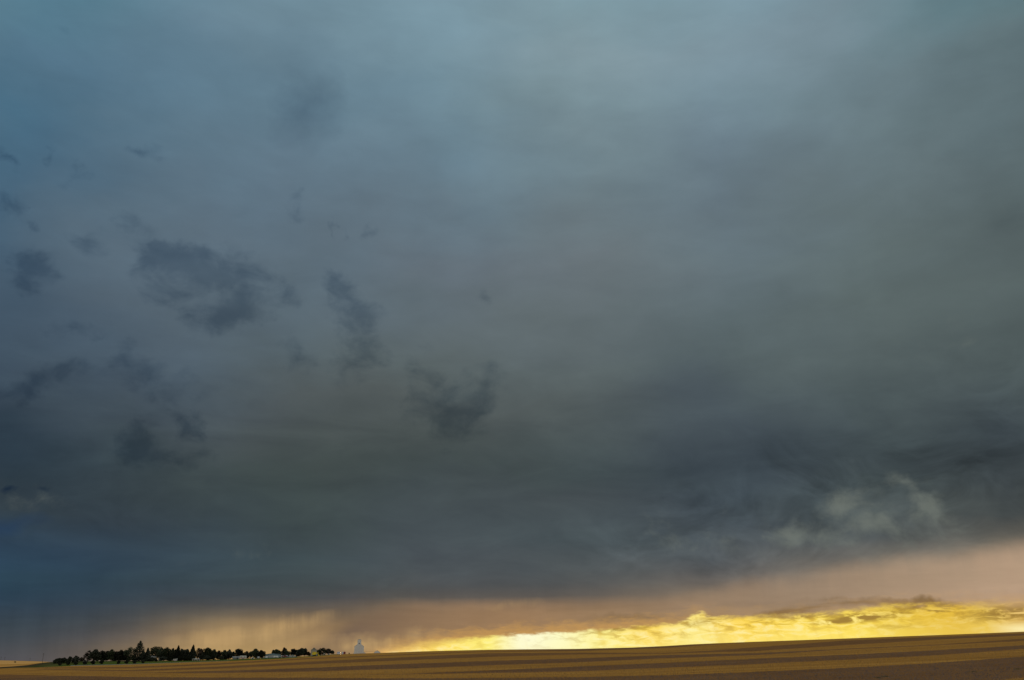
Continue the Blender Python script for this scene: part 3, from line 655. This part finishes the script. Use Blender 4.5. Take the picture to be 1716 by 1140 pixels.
# ------------------------------------------------------------------ buildings
def gable(name, label, cat, x, r, wpx, y_eave, y_ridge, depth, mw, mr, end_on=True, group=None, opening=None, windows=(), over=0.3, vent=False):
    loc, a = spot(x, r); s = PXM(r); w = wpx * s / 2
    he = top_z(x, y_eave, r) - loc[2]; hr = top_z(x, y_ridge, r) - loc[2]
    o = empty(name, loc, -a, label=label, cat=cat, group=group)
    if end_on:
        MB().prism([(-w, -1), (w, -1), (w, he), (0, hr), (-w, he)], 0, depth).build('wall', mw, o)
        k = (hr - he) / w; t = 0.18
        MB().prism([(-w-over, he - k*over + .02), (0, hr + .02), (w+over, he - k*over + .02), (w+over, he - k*over + t), (0, hr + t), (-w-over, he - k*over + t)][::-1], -over, depth+over).build('roof', mr, o)
    else:
        MB().box(-w, w, 0, depth, -1, he).build('wall', mw, o)
        rb = MB(); d2 = depth/2; t = .18; k = (hr-he)/d2
        rb.add([(-w-over,-over,he-k*over+.02),(w+over,-over,he-k*over+.02),(w+over,d2,hr+.02),(-w-over,d2,hr+.02),(-w-over,depth+over,he-k*over+.02),(w+over,depth+over,he-k*over+.02),
                (-w-over,-over,he-k*over+t),(w+over,-over,he-k*over+t),(w+over,d2,hr+t),(-w-over,d2,hr+t),(-w-over,depth+over,he-k*over+t),(w+over,depth+over,he-k*over+t)],
               [(0,3,2,1),(3,4,5,2),(6,7,8,9),(9,8,11,10),(0,1,7,6),(4,10,11,5),(0,6,9,3),(3,9,10,4),(1,2,8,7),(2,5,11,8)])
        rf_ = rb.build('roof', mr, o)
        MB().add([(-w, .01, he), (-w, depth-.01, he), (-w, d2, hr), (-w+.15, .01, he), (-w+.15, depth-.01, he), (-w+.15, d2, hr)], [(0,2,1),(3,4,5),(0,1,4,3),(1,2,5,4),(2,0,3,5)]).build('gable_end', mw, o)
        MB().add([(w-.15, .01, he), (w-.15, depth-.01, he), (w-.15, d2, hr), (w, .01, he), (w, depth-.01, he), (w, d2, hr)], [(0,2,1),(3,4,5),(0,1,4,3),(1,2,5,4),(2,0,3,5)]).build('gable_end', mw, o)
    if opening:
        x0, x1, z0, z1, mm = opening
        MB().box(x0, x1, -.05, .03, z0, z1).build('door', mm, o)
    for (x0, x1, z0, z1) in windows:
        MB().box(x0, x1, -.04, .03, z0, z1).build('window', M_dark, o)
    return o, w, he, hr

# grain elevator
loc, a = spot(601, 1900); s = PXM(1900); W2 = 7.1 * s
o = empty('grain_elevator', loc, -a, label='tall pale grey grain elevator with a narrow headhouse on the skyline', cat='grain elevator')
zt = lambda y: top_z(601, y, 1900) - loc[2]
he, hs, hc, ht = zt(1083.4), zt(1080), zt(1072.6), zt(1070.9)
cw = 2.8 * s; D = 13.0
MB().prism([(-W2, -2), (W2, -2), (W2, he), (cw, hs), (-cw, hs), (-W2, he)], 0, D).build('wall', M_clad, o)
rr = MB()
for sg in (-1, 1):
    p = [(sg*(W2+.4), he-.25), (sg*cw, hs+.02), (sg*cw, hs+.3), (sg*(W2+.4), he+.05)]
    rr.prism(p if sg < 0 else p[::-1], -.35, D+.35)
rr.build('roof', M_cladr, o)
hh = MB().prism([(-cw, hs-.1), (cw, hs-.1), (cw, hc), (0, ht-.25), (-cw, hc)], 1.2, D-1.2).build('headhouse', M_clad, o)
MB().prism([(-cw-.4, hc-.15), (0, ht-.2), (cw+.4, hc-.15), (cw+.4, hc+.1), (0, ht), (-cw-.4, hc+.1)][::-1], .9, D-.9).build('headhouse_roof', M_cladr, hh)
MB().box(-.85, .55, 1.08, 1.25, hs+.3, hs+2.3).build('window', M_dark, hh)
MB().prism([(W2, -2), (W2+3.4, -2), (W2+3.4, zt(1094.2)), (W2, zt(1093))], .5, D-.5).build('drive_shed', M_clad, o)
MB().prism([(-W2-1.2, -2), (-W2, -2), (-W2, zt(1093.2)), (-W2-1.2, zt(1093.8))], .5, D-3).build('lean_to', M_clad, o)
for xx in (-W2*.5, 0.1, W2*.5):
    MB().box(xx-.09, xx+.09, -.08, -.01, -.5, hs-1 if abs(xx) < 1 else he).build('seam', M_cladr, o)
# overhead conveyor from elevator to the scale house
l2, a2 = spot(618.5, 1880)
o = empty('grain_conveyor', l2, -a2, label='thin straight conveyor on posts between the grain elevator and the small gabled hut', cat='conveyor')
hx = 8.2 * PXM(1880); hz = top_z(618.5, 1092.6, 1880) - l2[2]
MB().box(-hx, hx, -.4, .4, hz-.25, hz+.2).build('trough', mat('conveyor_yellow', (.45, .33, .12), .6), o)
for q in (-.75, 0, .75):
    MB().box(q*hx-.1, q*hx+.1, -.1, .1, -1, hz-.25).build('post', M_galv, o)
ob, w_, he_, hr_ = gable('gabled_hut', 'small gabled hut with low walls right of the grain elevator, on the skyline', 'hut', 631.7, 1880, 9.4, 1093.2, 1090.2, 10, M_clad, M_cladr)
MB().tube([(-3.6, 5, he_+.4), (-3.6, 5, he_+3.4)], [.35, .3], 8).build('chimney', M_galv, ob)
# far bins
def bin_(label, x, r, wpx, ytop, mm, name='grain_bin', cone=.16):
    loc, a = spot(x, r); w = wpx * PXM(r) / 2; H = top_z(x, ytop, r) - loc[2]
    o = empty(name, loc, -a, label=label, cat='grain bin')
    MB().lathe([(w, -1), (w, H*(1-cone))]).build('shell', mm, o, True)
    MB().lathe([(w*1.03, H*(1-cone)), (w*1.0, H*(1-cone)+.1), (w*.14, H*.985), (w*.14, H)]).build('roof', mm, o)
    return o
bin_('pale silver grain bin standing left of the pair, between the trees and the elevator', 567, 1250, 5.2, 1092.1, M_galv)
bin_('pale narrow grain bin touching the dark red one on the skyline', 574, 1250, 3.3, 1092.3, M_galv)
bin_('dark red grain bin on the skyline left of the elevator', 576.9, 1246, 3.5, 1092.0, M_red)
tree('bush', 'tiny low bush on the skyline between the dark red bin and the elevator', 'bush', 584.5, 1094.2, 2.2, 1200, 'bush', M_leafb, group='bushes around the farm')

# blue workshop with curved-in sides
loc, a = spot(455.5, 862); s = PXM(862); Z = lambda y: top_z(455.5, y, 862) - loc[2]
o = empty('machine_shed', loc, -a, label='wide blue grey steel machine shed with a pale door panel', cat='shed')
X = lambda x: (x - 455.5) * s
wz = [(X(443.4), -1), (X(469), -1), (X(467.4), Z(1096.9)), (X(456), Z(1095.4)), (X(445), Z(1097.2))]
MB().prism(wz, 0, 16).build('wall', M_blue, o)
MB().prism([(X(444.2), Z(1097.3)), (X(456), Z(1095.35)), (X(468), Z(1096.95)), (X(468), Z(1096.5)), (X(456), Z(1094.9)), (X(444.2), Z(1096.8))][::-1], -.4, 16.4).build('roof', M_blued, o)
MB().prism([(X(440), -1), (X(443.4), -1), (X(443.4), Z(1099.3)), (X(440.3), Z(1102.3))], 1, 14).build('lean_to', M_pale, o)
dr = MB().box(X(450), X(460), -.12, .05, Z(1101.8), Z(1098.2)).build('sliding_door', M_pale, o)
MB().box(X(450)-.2, X(460)+.2, -.2, -.05, Z(1098.2), Z(1098.2)+.25).build('door_rail', M_blued, dr)
MB().box(X(463.5), X(465.3), -.06, .04, Z(1101.8), Z(1098.6)).build('window', M_blued, o)

gable('low_house', 'long low white house with dark red base right of the blue shed', 'house', 479.5, 868, 13, 1100.2, 1098.6, 8, M_white, M_groof, False,
      opening=(-1.8, -.9, 0, 1.9, M_red), windows=((-2.9, -2.1, .9, 1.8), (1.2, 2.2, .9, 1.8)))
gable('pitched_shed', 'grey pitched roof shed, mostly roof, beside the low white house', 'shed', 490, 864, 13.5, 1101.4, 1097.3, 9, M_pale, M_groof, True, windows=((-.5, .5, .5, 1.0),))
gable('tall_granary', 'tall narrow pale granary with steep gable behind the yellow machine', 'granary', 525.2, 852, 8.6, 1089.8, 1085.6, 6.5, M_tan, M_grey, True,
      opening=(-1.0, 1.7, .1, 2.6, M_dark), windows=((-.3, .3, 4.9, 5.6),), over=.2)
gable('low_grey_shed', 'low grey board shed between the dark trees and white trailer', 'shed', 395.5, 852, 9.6, 1102.3, 1100.6, 6, M_grey, M_groof, False, opening=(.4, 1.4, 0, 1.6, M_dark))
gable('farmhouse', 'house with a pale roof showing in the gap between tall trees', 'house', 255, 868, 9.6, 1101.8, 1098.9, 8, M_tan, M_pale, False, windows=((-1.6, -.8, .8, 1.8), (.8, 1.6, .8, 1.8)))
gable('pale_roof_shed', 'shed with a small pale roof showing right of the farmhouse roof', 'shed', 268.6, 866, 5.4, 1101.4, 1099, 6, M_grey, M_groof, False, opening=(-.6, .4, 0, 1.7, M_dark))
gable('small_shed', 'small pale upright shed under the sharp conifer', 'shed', 324, 846, 3.2, 1104.6, 1103.7, 2.5, M_tan, M_groof, True, opening=(-.35, .35, 0, 1.1, M_dark), over=.12, group='small pale sheds')
gable('small_shed', 'square pale shed left of the dark bush, right of the small tank', 'shed', 332.4, 846, 3.8, 1105.0, 1104.2, 2.5, M_tan, M_groof, False, opening=(-.2, .5, 0, 1.0, M_dark), over=.12, group='small pale sheds')
gable('small_shed', 'tiny pale block of a shed under the trees right of the tall granary', 'shed', 543, 850, 2.8, 1095.6, 1094.9, 2.5, M_tan, M_pale, True, opening=(-.3, .3, 0, .9, M_dark), over=.1, group='small pale sheds')
gable('small_shed', 'low pale shed second right of the granary, near the last trees', 'shed', 550.5, 850, 2.6, 1096.6, 1096.1, 2, M_pale, M_groof, False, opening=(-.3, .3, 0, .6, M_dark), over=.08, group='small pale sheds')
gable('tent', 'small white peaked tent between the trailer and the largest round tree', 'tent', 423.4, 850, 4.6, 1103.6, 1101.4, 2.6, M_white, M_white, True, opening=(-.35, .35, 0, .9, M_dark), over=.05)
# fuel tank between the small sheds
loc, a = spot(327.7, 845); o = empty('fuel_tank', loc, -a, label='small white fuel tank on legs between two little sheds', cat='tank')
MB().tube([(-.75, 0, 1.25), (-.65, 0, 1.25), (.65, 0, 1.25), (.75, 0, 1.25)], [.3, .48, .48, .3], 16).build('tank', M_white, o, True)
for q in (-.5, .5):
    MB().box(q-.05, q+.05, -.35, .35, -.3, .85).build('leg', M_galv, o)

# ------------------------------------------------------------------ vehicles
def wheels(o, ps, r, w, y=0):
    for (x, yy) in ps:
        wl = MB().wheel(x, yy, r, r, w).build('wheel', M_rub, o)
        MB().wheel(x, yy - w*.52, r, r*.5, .03, 12).build('rim', M_galv, wl)
def trailer(name, label, cat, x, r, L, H, stripe, rot=0):
    loc, a = spot(x, r); o = empty(name, loc, -a + rot, label=label, cat=cat); h = L/2; c = .35
    MB().prism([(-h, .55), (h-.1, .55), (h, 1.1), (h, H-c), (h-c, H), (-h+c, H), (-h, H-c)], -1.15, 1.15).build('body', M_white, o)
    MB().box(-h+.05, h-.15, -1.17, -1.155, .75, .75+stripe).build('stripe', M_pink, o)
    for q in (-.55, .35): MB().box(q*h-.35, q*h+.35, -1.18, -1.16, 1.5, 2.0).build('window', M_glass, o)
    MB().box(h*.62, h*.62+.6, -1.19, -1.175, .65, 2.25).build('door', M_pale, o)
    MB().tube([(-h-1.0, 0, .5), (-h+.1, 0, .6)], [.05, .07], 6).build('hitch', M_galv, o)
    wheels(o, [(-.35, -1.0), (.45, -1.0), (-.35, 1.0), (.45, 1.0)], .36, .2)
trailer('camper_trailer', 'white camper trailer with a red underside stripe under dark trees', 'camper', 293.6, 838, 2.9, 2.0, .35)
trailer('long_trailer', 'long white trailer with a reddish stripe between grey shed and tent', 'trailer', 407.2, 846, 5.2, 2.7, .45)
def pickup(label, x, r, mm, rot=0, group='vehicles parked by the blue shed'):
    loc, a = spot(x, r); o = empty('pickup_truck', loc, -a + rot, label=label, cat='pickup truck', group=group)
    MB().prism([(-2.5, .45), (2.4, .45), (2.45, .95), (1.25, 1.05), (-2.5, 1.05)], -.9, .9).build('body', mm, o)
    MB().prism([(-.75, 1.06), (1.2, 1.06), (.7, 1.7), (-.55, 1.7)], -.8, .8).build('cab', mm, o)
    MB().box(-.55, .15, -.83, -.81, 1.12, 1.6).build('window', M_glass, o)
    MB().box(2.4, 2.5, -.85, .85, .45, .62).build('bumper', M_galv, o)
    wheels(o, [(-1.6, -.82), (1.55, -.82), (-1.6, .82), (1.55, .82)], .38, .24)
pickup('white pickup nose-on at the left front corner of the blue shed', 446.7, 846, M_white, 1.45)
pickup('white pickup nose-on before the right edge of the pale door panel', 460.6, 846, M_white, 1.3)
pickup('small white pickup nose-on farthest right before the blue shed', 464.0, 843, M_white, 1.65)
pickup('pale pickup seen from the side right of the blue shed', 472.4, 846, M_pale, .5)
pickup('dark red pickup parked before the low white house', 477, 843, M_red, .1)
pickup('pale pickup seen nose-on between two dark bushes under the trees left of the blue shed', 433.0, 842, M_pale, 1.5)
# yellow combine
loc, a = spot(527.3, 836); o = empty('combine_harvester', loc, -a, label='bright yellow combine harvester parked in front of the tall granary', cat='combine harvester')
MB().prism([(-2.3, .9), (1.4, .9), (1.7, 1.5), (1.6, 2.5), (-1.9, 2.55), (-2.4, 2.0)], -1.3, 1.3).build('body', M_yel, o)
MB().prism([(-1.5, 2.56), (.7, 2.56), (1.0, 3.1), (-1.8, 3.1)], -1.2, 1.2).build('grain_tank', M_yel, o)
cb = MB().prism([(1.72, 1.3), (2.6, 1.3), (2.75, 2.2), (2.5, 3.0), (1.72, 3.0)], -.8, .8).build('cab', M_yel, o)
MB().box(1.85, 2.5, -.84, -.81, 1.7, 2.8).build('window', M_glass, cb)
MB().prism([(2.4, .3), (3.4, .2), (3.5, .9), (2.7, 1.2)], -2.2, 2.2).build('header', M_yel, o)
MB().tube([(-.5, -1.5, 2.6), (-2.6, -1.6, 3.0)], [.14, .14], 8).build('unloading_auger', M_yel, o)
wheels(o, [(1.3, -1.4), (1.3, 1.4)], .85, .5); wheels(o, [(-1.8, -1.2), (-1.8, 1.2)], .5, .35)

# ------------------------------------------------------------------ utility poles
def pole(label, x, r, ytop, rad=.16):
    loc, a = spot(x, r); H = top_z(x, ytop, r) - loc[2]
    o = empty('utility_pole', loc, -a, label=label, cat='utility pole', group='utility poles on the far hillside')
    MB().tube([(0, 0, -1), (0, 0, H)], [rad*1.25, rad], 8).build('post', M_wood, o)
    MB().box(-1.2, 1.2, -.08, .08, H-1.0, H-.8).build('crossarm', M_wood, o)
    for q in (-1.05, -.45, .45, 1.05): MB().lathe([(.05, H-.8), (.09, H-.72), (.05, H-.55)], q, 0, 8).build('insulator', M_glass, o)
pole('tallest utility pole, standing where the green slope meets the golden hill', 71.8, 1450, 1094.8, .17)
pole('faint utility pole at the very left edge above the golden hill', 1.5, 2350, 1100.5, .2)
pole('faint utility pole second from the left edge', 7.8, 2450, 1101.5, .2)
pole('faint utility pole midway along the golden hill, above its flattest part', 50.5, 2500, 1103, .2)

# ------------------------------------------------------------------ standing stubble, clods and weeds near the camera
def scatter(name, mtl, n, want_fallow, rmax, kind, seed, rmin=60, lab=None):
    g = np.random.default_rng(seed); A = g.uniform(-0.52, 0.52, n * 3); R = np.sqrt(g.uniform(rmin**2, rmax**2, n * 3))
    keep = g.uniform(0, 1, n * 3) < (rmin * 1.3 / R) ** 1.0
    A, R = A[keep], R[keep]
    Z = height(A, R); v = strip_val(A, (Z - EYE) / R); ok = (v > .2) if want_fallow else (v < -.1)
    A, R, Z = A[ok][:n], R[ok][:n], Z[ok][:n]; n = len(A)
    Xc, Yc = R * np.sin(A), R * np.cos(A)
    if kind == 'blade':
        s = g.uniform(.12, .26, n); t = g.uniform(0, 6.28, n); w = .03; lx, ly = g.normal(0, .05, n), g.normal(0, .05, n)
        V = np.stack([np.stack([Xc + w*np.cos(t), Yc + w*np.sin(t), Z - .02], -1), np.stack([Xc - w*np.cos(t), Yc - w*np.sin(t), Z - .02], -1),
                      np.stack([Xc + lx, Yc + ly, Z + s], -1)], 1).reshape(-1, 3)
        F_ = np.arange(3 * n).reshape(-1, 3)
    else:
        s = g.uniform(.03, .11, n)
        off = np.array([(1, 0, 0), (-.5, .87, 0), (-.5, -.87, 0), (.1, 0, .9)])
        V = np.stack([np.stack([Xc + s*g.uniform(.7, 1.3, n)*ox, Yc + s*g.uniform(.7, 1.3, n)*oy, Z - .01 + s*oz], -1) for ox, oy, oz in off], 1).reshape(-1, 3)
        b = (np.arange(n) * 4)[:, None]
        F_ = np.concatenate([b + np.array([0, 1, 3]), b + np.array([1, 2, 3]), b + np.array([2, 0, 3])])
    me = bpy.data.meshes.new(name); me.from_pydata(V.tolist(), [], F_.tolist()); me.materials.append(mtl)
    o = bpy.data.objects.new(name, me); scene.collection.objects.link(o)
    tag(o, label=lab, cat=name.replace('_', ' '), kind='stuff')
scatter('stubble', mat('straw', (.36, .21, .07), .9, var=.3, scale=.4), 110000, False, 420, 'blade', 1, 70, 'golden cut straw standing in the stubble strips of the field')
scatter('clods', mat('soil_clod', (.15, .09, .06), .95, var=.4, scale=.4), 90000, True, 300, 'clod', 2, 70, 'brown clods of soil scattered over the fallow strips')
WEEDS = [(1632,1126.5,'dark weed tuft in the near brown fallow strip, left one of two upper ones'), (1706,1122,'dark weed tuft in the near brown fallow strip, closest to the right edge'),
         (1473,1136.5,'dark weed tuft low in the near brown strip, left one of the lower pair'), (1484,1134.5,'dark weed tuft low in the near brown strip, right one of the lower pair')]
for (x, y, lab) in WEEDS:
    a, e = ray(x, y); te = math.tan(e); F0 = float(ip(A_F, a)) + EYE / RC; r = EYE / (F0 - te)
    loc = (r * math.sin(a), r * math.cos(a), gz(a, r)); g = random.Random(int(x))
    mb = MB()
    for i in range(60):
        t = g.uniform(0, 6.28); q = abs(g.gauss(0, .17)); bx, by = q*math.cos(t)*1.4, q*math.sin(t); h = g.uniform(.03, .13)
        mb.add([(bx-.02, by, -.01), (bx+.02, by, -.01), (bx+g.gauss(0, .07), by+g.gauss(0, .07), h)], [(0, 1, 2)])
    w = mb.build('weed_tuft', M_weed); w.location = loc; tag(w, label=lab, cat='weed', group='weed tufts in the near fallow strip')
